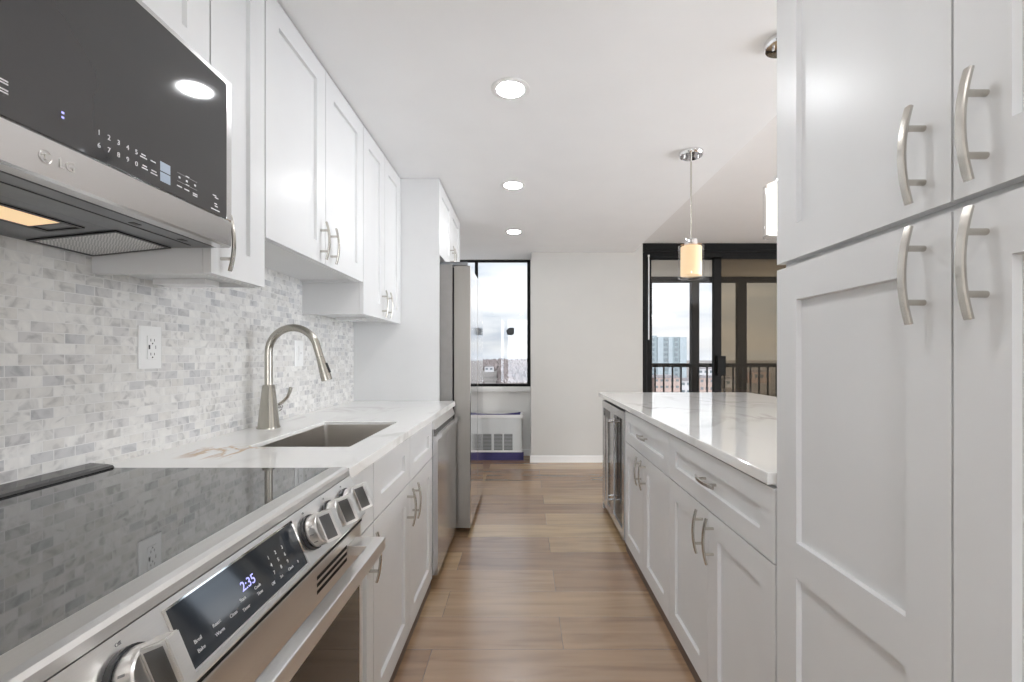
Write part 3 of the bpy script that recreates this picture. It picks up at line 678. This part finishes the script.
# ------------------------------------------------------------------ wall cabinets over the counter
def wall_cab(label, y0, y1, zb, doors):
    e = thing('wall_cabinet', (-0.93, (y0+y1)/2, zb), label, 'cabinet')
    carcass_wall(e, UF, 1, y0, y1, WALL+0.0065, zb, CEIL-0.003)
    for a, b, hy in doors:
        dr = shaker(UF, 1, a+G, b-G, zb+0.002, CEIL-0.008, min(0.076, (b-a)*0.3), 0.076).build('door', 'white_lacquer', e)
        if hy: handle(UF, 1, hy, zb+0.086, True, dr)
    return e
ZU = H+0.209
wall_cab('white two-door wall cabinet directly above the microwave', 0.36, 1.150, H+0.688, ((0.36, 0.755, 0.715), (0.755, 1.150, 0.795)))
nc = wall_cab('narrow white one-door wall cabinet beside the microwave', 1.152, 1.394, ZU, ((1.152, 1.394, 1.192),))
MB().box(-1.05, -0.90, 1.30, 1.36, ZU-0.004, ZU+0.013, 0.002).build('mounting_bracket', 'plastic_white', nc)
wall_cab('short white two-door wall cabinet above the faucet', 1.396, 2.246, H+0.3625, ((1.396, 1.821, 1.776), (1.821, 2.246, 1.868)))
fcab = wall_cab('white two-door wall cabinet between the short cabinet and the refrigerator panel', 2.248, 2.928, ZU, ((2.248, 2.588, 2.545), (2.588, 2.928, 2.632)))
MB().box(-1.05, -0.90, 2.56, 2.62, ZU-0.004, ZU+0.013, 0.002).build('mounting_bracket', 'plastic_white', fcab)

# ------------------------------------------------------------------ microwave
my0, my1 = 0.39, 1.148; MX = -0.73; mw = thing('microwave', (-0.9, 0.77, H+0.262), 'stainless over-the-range microwave with a dark glass door', 'microwave')
MB().box(WALL+0.008, MX-0.035, my0, my1, H+0.2855, H+0.684).build('body', 'fridge_case', mw)
fd = MB().prism([(MX-0.034, H+0.3355), (MX-0.004, H+0.3355), (MX, H+0.340), (MX, H+0.680), (MX-0.004, H+0.684), (MX-0.034, H+0.684)], 'y', my0, my1).build('door', 'steel', mw)
gl = MB().box(MX-0.002, MX+0.0018, my0, 1.127, H+0.3375, H+0.669, 0.0008).build('door_glass', 'microwave_glass', mw)
MB().prism([(MX-0.034, H+0.272), (MX-0.006, H+0.272), (MX-0.001, H+0.276), (MX, H+0.3345), (MX-0.034, H+0.3345)], 'y', my0, my1).build('lower_trim', 'steel', mw)
MB().prism([(WALL+0.008, H+0.2520), (-1.075, H+0.2520), (-0.88, H+0.2722), (MX-0.010, H+0.2722), (MX-0.035, H+0.285), (WALL+0.008, H+0.285)], 'y', my0+0.002, my1-0.002).build('underside', 'dark_underside', mw)
def uz(x): return H+0.2722+(min(x, -0.88)+0.88)*0.1036
def under(xa, xb, ya, yb, t0, t1): return MB().prism([(xa, uz(xa)-t0), (xb, uz(xb)-t0), (xb, uz(xb)-t1), (xa, uz(xa)-t1)], 'y', ya, yb)
for a, b in ((0.995, 1.135), (0.43, 0.57)):
    under(-1.062, -0.884, a, b, 0.0, 0.0022).build('grease_filter', 'filter_mesh', mw)
    fm = MB()
    for q in ((-1.07, -0.876, a-0.007, a), (-1.07, -0.876, b, b+0.007), (-1.07, -1.062, a, b), (-0.884, -0.876, a, b)):
        w_ = under(*q, 0.0, 0.0028); fm.merge(w_.bm)
    fm.build('filter_frame', 'black_plastic', mw)
under(-0.982, -0.920, 0.64, 0.912, 0.0, 0.002).build('lamp_lens', 'hood_lamp', mw)
fm = MB()
for q in ((-0.992, -0.982, 0.63, 0.955), (-0.920, -0.912, 0.63, 0.955), (-0.982, -0.920, 0.912, 0.918), (-0.982, -0.920, 0.949, 0.955)): fm.merge(under(*q, 0.0, 0.002).bm)
fm.build('lamp_bezel', 'black_plastic', mw)
for yy in (0.93, 1.06): under(-0.800, -0.788, yy, yy+0.018, 0.0, 0.0012).build('vent_slot', 'black_plastic', mw)
under(-0.815, -0.811, 0.45, 1.12, 0.0, 0.001).build('vent_seam', 'black_plastic', mw)
under(-0.768, -0.765, 0.42, 1.13, 0.0, 0.001).build('vent_seam', 'black_plastic', mw)
tx = MX+0.0021
for row, (digs, dz) in enumerate((('12345', 0.3845), ('67890', 0.3625))):
    for i, ch in enumerate(digs): text(ch, 0.0125, (tx, 0.788+0.019*i, H+dz), (0, 1, 0), (0, 0, 1), 'key_digit', 'print_white', gl)
def strip(y, dz, wid, hgt, m='print_white', name='key_label'):
    return MB().box(tx-0.0002, tx+0.0003, y-wid/2, y+wid/2, H+dz-hgt/2, H+dz+hgt/2).build(name, m, gl)
for y, dz, ww in ((0.880, 0.3865, 0.010), (0.880, 0.3815, 0.016), (0.903, 0.3835, 0.012), (0.883, 0.3665, 0.010), (0.883, 0.3615, 0.014), (0.905, 0.3655, 0.012), (0.905, 0.3600, 0.016)): strip(y, dz, ww, 0.0022)
strip(0.9335, 0.3832, 0.026, 0.0185, 'key_blue', 'key_panel'); strip(0.9335, 0.3625, 0.026, 0.0185, 'key_blue', 'key_panel')
for y in (0.972, 0.993, 1.018): strip(y, 0.3795, 0.005, 0.004); strip(y, 0.3605, 0.014, 0.0024)
strip(0.995, 0.388, 0.058, 0.0009, 'print_grey'); strip(0.995, 0.3705, 0.058, 0.0009, 'print_grey'); strip(0.995, 0.3895, 0.010, 0.002); strip(0.995, 0.3715, 0.010, 0.002); strip(1.018, 0.3565, 0.014, 0.0024)
for y, dz, ww in ((1.082, 0.380, 0.012), (1.089, 0.376, 0.012), (1.086, 0.3615, 0.009), (1.088, 0.3560, 0.010), (1.085, 0.3470, 0.030)): strip(y, dz, ww, 0.0022)
strip(0.726, 0.3855, 0.004, 0.003, 'clock_blue', 'clock_dot'); strip(0.726, 0.378, 0.004, 0.003, 'clock_blue', 'clock_dot')
for dz in (0.3875, 0.3835, 0.3745, 0.3705): strip(0.640, dz, 0.018, 0.0020)
lt = [c for c in mw.children if c.name.startswith('lower_trim')][0]
text('LG', 0.022, (MX+0.0001, 0.735, H+0.305), (0, 1, 0), (0, 0, 1), 'logo_letters', 'logo_grey', lt)
lm = MB(); yc, zc = 0.702, H+0.305
ringp = [(MX-0.0002, yc+0.0095*math.cos(2*math.pi*i/24), zc+0.0095*math.sin(2*math.pi*i/24)) for i in range(3, 25)]
lm.tube(ringp, 0.0008, 6, (1, 0, 0)); lm.box(MX-0.001, MX+0.0004, yc-0.0012, yc+0.0006, zc-0.005, zc+0.005).box(MX-0.001, MX+0.0004, yc-0.0012, yc+0.0045, zc-0.005, zc-0.0036).cyl((MX-0.001, yc-0.0045, zc+0.003), (MX+0.0004, yc-0.0045, zc+0.003), 0.0014, 8)
lm.build('logo_emblem', 'logo_grey', lt)

# ------------------------------------------------------------------ range
rg = thing('range', (-0.75, 0.75, 0), 'stainless slide-in electric range with black glass cooktop', 'range')
ZR = ZC+0.003
MB().box(WALL+0.008, -0.46, RY0, RY1, 0.03, ZR-0.012).build('body', 'fridge_case', rg)
MB().box(-1.035, -0.482, RY0, RY1, ZR-0.011, ZR, 0.0015).build('cooktop', 'cooktop_glass', rg)
MB().prism([(WALL+0.008, ZR-0.011), (-1.036, ZR-0.011), (-1.022, ZR+0.001), (-1.026, ZR+0.006), (-1.04, ZR+0.009), (WALL+0.008, ZR+0.012)], 'y', RY0, RY1).build('rear_trim', 'black_glass', rg)
MB().prism([(-0.4815, ZR-0.011), (-0.4815, ZR+0.0015), (-0.450, ZR+0.0015), (-0.441, ZR-0.001), (-0.4365, ZR-0.006), (-0.4345, H-0.2935), (-0.455, H-0.2935)], 'y', RY0, RY1).build('front_trim', 'steel_light', rg)
P0 = Vector((-0.434, 0, H-0.295)); P1 = Vector((-0.393, 0, H-0.393)); du = (P0-P1).normalized(); nn = Vector((0.923, 0, 0.386)).normalized()
cp = MB().prism([(-0.459, H-0.295), (-0.434, H-0.295), (-0.395, H-0.389), (-0.397, H-0.394), (-0.459, H-0.394)], 'y', RY0, RY1).build('control_panel', 'steel_light', rg)
def on(s, y, h=0.0):           # s metres down the sloping panel, y along it, h off its surface
    return P0-du*s+nn*h+Vector((0, y, 0))
def plate(m, s0, s1, y0, y1, h0, h1):
    c = [on(s, y, h) for h in (h0, h1) for s, y in ((s0, y0), (s0, y1), (s1, y1), (s1, y0))]
    v = [m.bm.verts.new(q) for q in c]
    for f in ((0,1,2,3),(4,5,6,7),(0,1,5,4),(1,2,6,5),(2,3,7,6),(3,0,4,7)): m.bm.faces.new([v[i] for i in f])
    return m
plate(MB(), 0.008, 0.094, 0.546, 0.850, -0.001, 0.0012).build('display_bezel', 'chrome', rg)
dg_ = plate(MB(), 0.0105, 0.0905, 0.551, 0.845, 0.0, 0.0018).build('display', 'display_glass', rg)
upd = tuple(du)
text('2:35', 0.020, tuple(on(0.048, 0.690, 0.0019)), (0, 1, 0), upd, 'clock_digits', 'clock_blue', dg_)
for row, s in (('123', 0.037), ('456', 0.050), ('789', 0.063)):
    for j, ch in enumerate(row): text(ch, 0.0085, tuple(on(s, 0.752+0.021*j, 0.0019)), (0, 1, 0), upd, 'key_digit', 'print_white', dg_)
for wd, s, y in (('Bake', 0.076, 0.575), ('Broil', 0.064, 0.575), ('Warm', 0.076, 0.610), ('Roast', 0.064, 0.610), ('Clean', 0.070, 0.642), ('Start', 0.062, 0.668), ('Timer', 0.076, 0.668), ('Cook', 0.062, 0.705), ('Time', 0.072, 0.705), ('Off', 0.076, 0.74), ('Set', 0.076, 0.765), ('Clock', 0.076, 0.795), ('0', 0.076, 0.82)):
    text(wd, 0.0068, tuple(on(s, y, 0.0019)), (0, 1, 0), upd, 'key_word', 'print_white', dg_)
def knob(y, s=0.050):
    c = on(s, y)
    up = tuple(du)
    b = MB().tube([tuple(c+nn*0.0075), tuple(c+nn*0.010), tuple(c+nn*0.028), tuple(c+nn*0.030)], lambda i: (0.0300, 0.0308, 0.0298, 0.028)[i], 30, up).build('knob', 'steel_light', rg)
    MB().tube([tuple(c-nn*0.001), tuple(c+nn*0.007)], 0.0335, 30, up).build('ring', 'black_plastic', b)
    m = MB(); w1, w0 = 0.0095, 0.012; L1, L0 = 0.0285, 0.0295
    lo = [c+nn*0.029+du*a*L0+Vector((0, q*w0, 0)) for a, q in ((-1,-1),(-1,1),(1,1),(1,-1))]
    hi = [c+nn*0.058+du*a*L1+Vector((0, q*w1, 0)) for a, q in ((-1,-1),(-1,1),(1,1),(1,-1))]
    v = [m.bm.verts.new(q) for q in lo+hi]
    for f in ((0,1,2,3),(4,5,6,7),(0,1,5,4),(1,2,6,5),(2,3,7,6),(3,0,4,7)): m.bm.faces.new([v[i] for i in f])
    bmesh.ops.bevel(m.bm, geom=m.bm.edges[:], offset=0.0015, segments=2, affect='EDGES')
    m.build('grip', 'steel_light', b)
    m = MB()
    for q in (-1, 1):
        c4 = [c+nn*h+du*a+Vector((0, q*(w0+(w1-w0)*(h-0.029)/0.029+0.0004), 0)) for h, a in ((0.033, -0.0235), (0.033, 0.0235), (0.053, 0.0230), (0.053, -0.0230))]
        c5 = [v-Vector((0, q*0.002, 0)) for v in c4]
        v = [m.bm.verts.new(p) for p in c4+c5]
        for f in ((0,1,2,3),(4,5,6,7),(0,1,5,4),(1,2,6,5),(2,3,7,6),(3,0,4,7)): m.bm.faces.new([v[i] for i in f])
    m.build('grip_reflection', 'reflection_dark', b)  # dark plates stand in for the reflection on the grip sides
    m = MB(); m.bm.free(); m.bm = bmesh.new()
    for i in range(7):
        a = math.radians(150+i*30); rr_ = 0.0309
        ctr = c+nn*0.019+du*(rr_*math.sin(a))+Vector((0, rr_*math.cos(a), 0))
        tg = du*math.cos(a)-Vector((0, math.sin(a), 0))
        p4 = [ctr+tg*x_+nn*h_ for x_, h_ in ((-0.0013, -0.004), (0.0013, -0.004), (0.0013, 0.004), (-0.0013, 0.004))]
        m.quad(*p4)
    m.build('knob_marks', 'print_grey', b)
    text('Off', 0.0055, tuple(on(0.010, y, 0.0003)), (0, 1, 0), up, 'knob_mark', 'print_grey', cp)
for y in (0.405, 0.487, 0.893, 0.985, 1.077): knob(y)
# oven door
MB().box(-0.458, -0.405, RY0, RY1, H-0.408, H-0.395).build('door_gap', 'shadow_gap', rg)
od = MB().box(-0.455, -0.405, RY0+0.003, RY1-0.003, 0.17, H-0.409, 0.003).build('oven_door', 'steel_light', rg)
MB().box(-0.406, -0.4025, RY0+0.022, RY1-0.022, 0.19, H-0.492, 0.001).build('door_glass', 'oven_glass', od)
for k in range(3): MB().box(-0.406, -0.4042, 0.90, 1.05, H-0.437-0.014*k, H-0.430-0.014*k).build('vent_slot', 'shadow_gap', od)
hb = MB().box(-0.360, -0.333, RY0+0.03, 1.108, H-0.462, H-0.432, 0.003)
for a, b in ((RY0+0.03, RY0+0.085), (1.055, 1.108)): hb.box(-0.4045, -0.350, a, b, H-0.457, H-0.433, 0.002)
hb.build('handle', 'steel_light', od)
MB().box(-0.455, -0.407, RY0+0.003, RY1-0.003, 0.035, 0.165, 0.003).build('storage_drawer', 'steel_light', rg)

# ------------------------------------------------------------------ outlets on the tile
WX = WALL+0.0065
def plate_thing(name, y, z, label, cat):
    e = thing(name, (WX, y, z), label, cat)
    MB().prism([(WX, y-0.041), (WX+0.0035, y-0.041), (WX+0.0065, y-0.036), (WX+0.0065, y+0.036), (WX+0.0035, y+0.041), (WX, y+0.041)], 'z', z-0.061, z+0.061).build('cover_plate', 'plastic_white', e)
    return e
oy, oz = Y_at(374.5, 1.083), H+(357-347.5)/F*Y_at(374.5, 1.083)
e = plate_thing('wall_outlet', oy, oz, 'white duplex outlet with charging ports on tile behind the range', 'outlet')
fcv = MB().box(WX+0.006, WX+0.0095, oy-0.017, oy+0.017, oz-0.034, oz+0.034, 0.0012).build('receptacle', 'plastic_white', e)
for zc in (oz+0.021, oz-0.019):
    for q, hh in ((-0.0065, 0.008), (0.0065, 0.0065)): MB().box(WX+0.009, WX+0.0098, oy+q-0.001, oy+q+0.001, zc-hh/2, zc+hh/2).build('slot', 'black_plastic', fcv)
    MB().cyl((WX+0.009, oy, zc-0.0095), (WX+0.0098, oy, zc-0.0095), 0.0024, 10).build('ground_hole', 'black_plastic', fcv)
MB().box(WX+0.009, WX+0.0098, oy-0.014, oy-0.0085, oz-0.005, oz+0.007).build('charging_port', 'black_plastic', fcv)
MB().box(WX+0.009, WX+0.0098, oy+0.0095, oy+0.0125, oz-0.004, oz+0.006).build('charging_port', 'print_grey', fcv)
oy, oz = Y_at(225.5, 1.083), H+(357-353.5)/F*Y_at(225.5, 1.083)
e = plate_thing('wall_switch', oy, oz, 'white rocker switch on tile behind the faucet', 'switch')
fcv = MB().prism([(WX+0.006, oz-0.034), (WX+0.0085, oz-0.034), (WX+0.0125, oz+0.002), (WX+0.0105, oz+0.034), (WX+0.006, oz+0.034)], 'y', oy-0.0165, oy+0.0165).build('rocker', 'plastic_white', e)
MB().box(WX+0.0118, WX+0.0132, oy-0.002, oy+0.002, oz-0.002, oz+0.006).build('indicator', 'print_grey', fcv)

# ------------------------------------------------------------------ recessed lights
def can(x, y, label):
    e = thing('recessed_light', (x, y, CEIL-0.004), label, 'ceiling light', 'recessed ceiling lights')
    MB().lathe((x, y, CEIL), [(0.056, -0.0035), (0.074, -0.0045), (0.083, -0.002), (0.083, -0.0001)], 40).build('trim_ring', 'white_trim', e)
    MB().lathe((x, y, CEIL), [(0.0001, -0.0052), (0.053, -0.0052), (0.0575, -0.0046)], 40).build('lens', 'can_light', e)
    return e
can(-0.058, 1.957, 'largest and nearest of the round recessed ceiling lights over the aisle')
can(-0.072, 3.05, 'middle one of the three round recessed ceiling lights in the aisle')
can(-0.092, 4.18, 'round recessed ceiling light nearest the tall window')
can(-0.05, 0.86, 'added unseen recessed ceiling light in the aisle between the microwave and the pantry')  # this and the next two are out of view, added to light the room
can(-0.05, -0.25, 'added unseen recessed ceiling light behind the viewer, level with the near end of the pantry')
can(-0.05, -1.35, 'added unseen recessed ceiling light nearest the rear wall')

# ------------------------------------------------------------------ pendants over the island
def pendant(x, y, glow, label):
    e = thing('pendant_light', (x, y, H+0.435), label, 'pendant light', 'pendant lights over the island')
    MB().lathe((x, y, CEIL), [(0.066, -0.0002), (0.066, -0.016), (0.060, -0.024), (0.012, -0.026), (0.0001, -0.026)], 36).build('canopy', 'chrome', e)
    kb = MB()
    for q in (-0.038, 0.038): kb.lathe((x+q, y, CEIL-0.025), [(0.0045, 0.0), (0.0045, -0.009), (0.0001, -0.011)], 12)
    kb.build('canopy_screws', 'chrome', e)
    MB().cyl((x, y, CEIL-0.026), (x, y, H+0.655), 0.0045, 12).build('rod', 'satin_nickel', e)
    MB().lathe((x, y, H+0.62), [(0.0001, 0.040), (0.012, 0.040), (0.033, 0.033), (0.036, 0.012), (0.036, 0.0), (0.0001, 0.0)], 28).build('socket_cap', 'chrome', e)
    MB().lathe((x, y, H), [(0.0535, 0.452), (0.0560, 0.452), (0.0560, 0.612), (0.0535, 0.612), (0.0535, 0.452)], 40).build('fabric_shade', glow, e)
    g = MB().lathe((x, y, H), [(0.0660, 0.438), (0.0680, 0.438), (0.0680, 0.6195), (0.0001, 0.6195), ], 40); g.build('glass_shade', 'pendant_glass', e)
    rm = MB(); rm.tube([(x+0.067*math.cos(2*math.pi*i/36), y+0.067*math.sin(2*math.pi*i/36), H+0.438) for i in range(37)], 0.002, 8); rm.build('glass_rim', 'clear_glass', e)
pendant(0.93, 2.56, 'pendant_glow', 'glowing amber pendant with glass drum shade hanging over the island')
pendant(0.938, 1.66, 'pendant_glow_white', 'bright white pendant half hidden behind the tall pantry')

# ------------------------------------------------------------------ heating unit under the tall window
py0, py1 = 5.10, YW-0.036; hx0, hx1 = -0.98, -0.024; z0, z1 = 0.09, H-0.655
hu = thing('heating_unit', (-0.5, 5.2, 0), 'white through-wall heating unit below the tall window', 'heater')
MB().box(hx0, hx1, py0, py1, z0, z1-0.02, 0.006).build('cabinet_case', 'ptac_grey', hu)
MB().box(hx0-0.008, hx1+0.012, py0-0.012, py1, z1-0.02, z1+0.012, 0.004).build('top', 'plastic_white', hu)
MB().box(hx0, hx1+0.006, py0-0.01, py0, z0, z0+0.022, 0.002).build('bottom_trim', 'plastic_white', hu)
for a, b in ((478, 491.5), (494, 502.5), (504, 512.6)):
    xa, xb = (a-524)/F*py0, (b-524)/F*py0; gz0, gz1 = H-(450.5-357)/F*py0, H-(434-357)/F*py0
    gm = MB().box(xa, xb, py0-0.003, py0-0.0005, gz0, gz1)
    gg = gm.build('grille', 'black_plastic', hu); n = 12; sl = MB()
    for i in range(n): sl.box(xa, xb, py0-0.008, py0-0.003, gz0+(gz1-gz0)*(i+0.1)/n, gz0+(gz1-gz0)*(i+0.72)/n)
    sl.build('slats', 'grille_grey', gg)
xa = MB().box(hx0+0.01, hx1+0.02, py0+0.01, py0+0.02, 0.0, z0-0.001); 
tag(xa.build('masking_tape', 'blue_tape', None, (-0.5, py0+0.015, 0)), 'blue masking tape strip along the foot of heating unit', 'tape')
tp = MB().prism([(hx0+0.1, z1+0.0125), (hx1-0.02, z1+0.0125), (hx1-0.012, z1+0.043), (hx1-0.05, z1+0.036), (hx1-0.2, z1+0.020), (hx0+0.1, z1+0.016)], 'y', py0+0.02, py0+0.05)
tag(tp.build('masking_tape', 'blue_tape', None, (-0.5, py0+0.04, z1+0.0125)), 'blue masking tape curling on top of the heating unit', 'tape')

for o in bpy.data.objects:
    if '_base' in o: del o['_base']
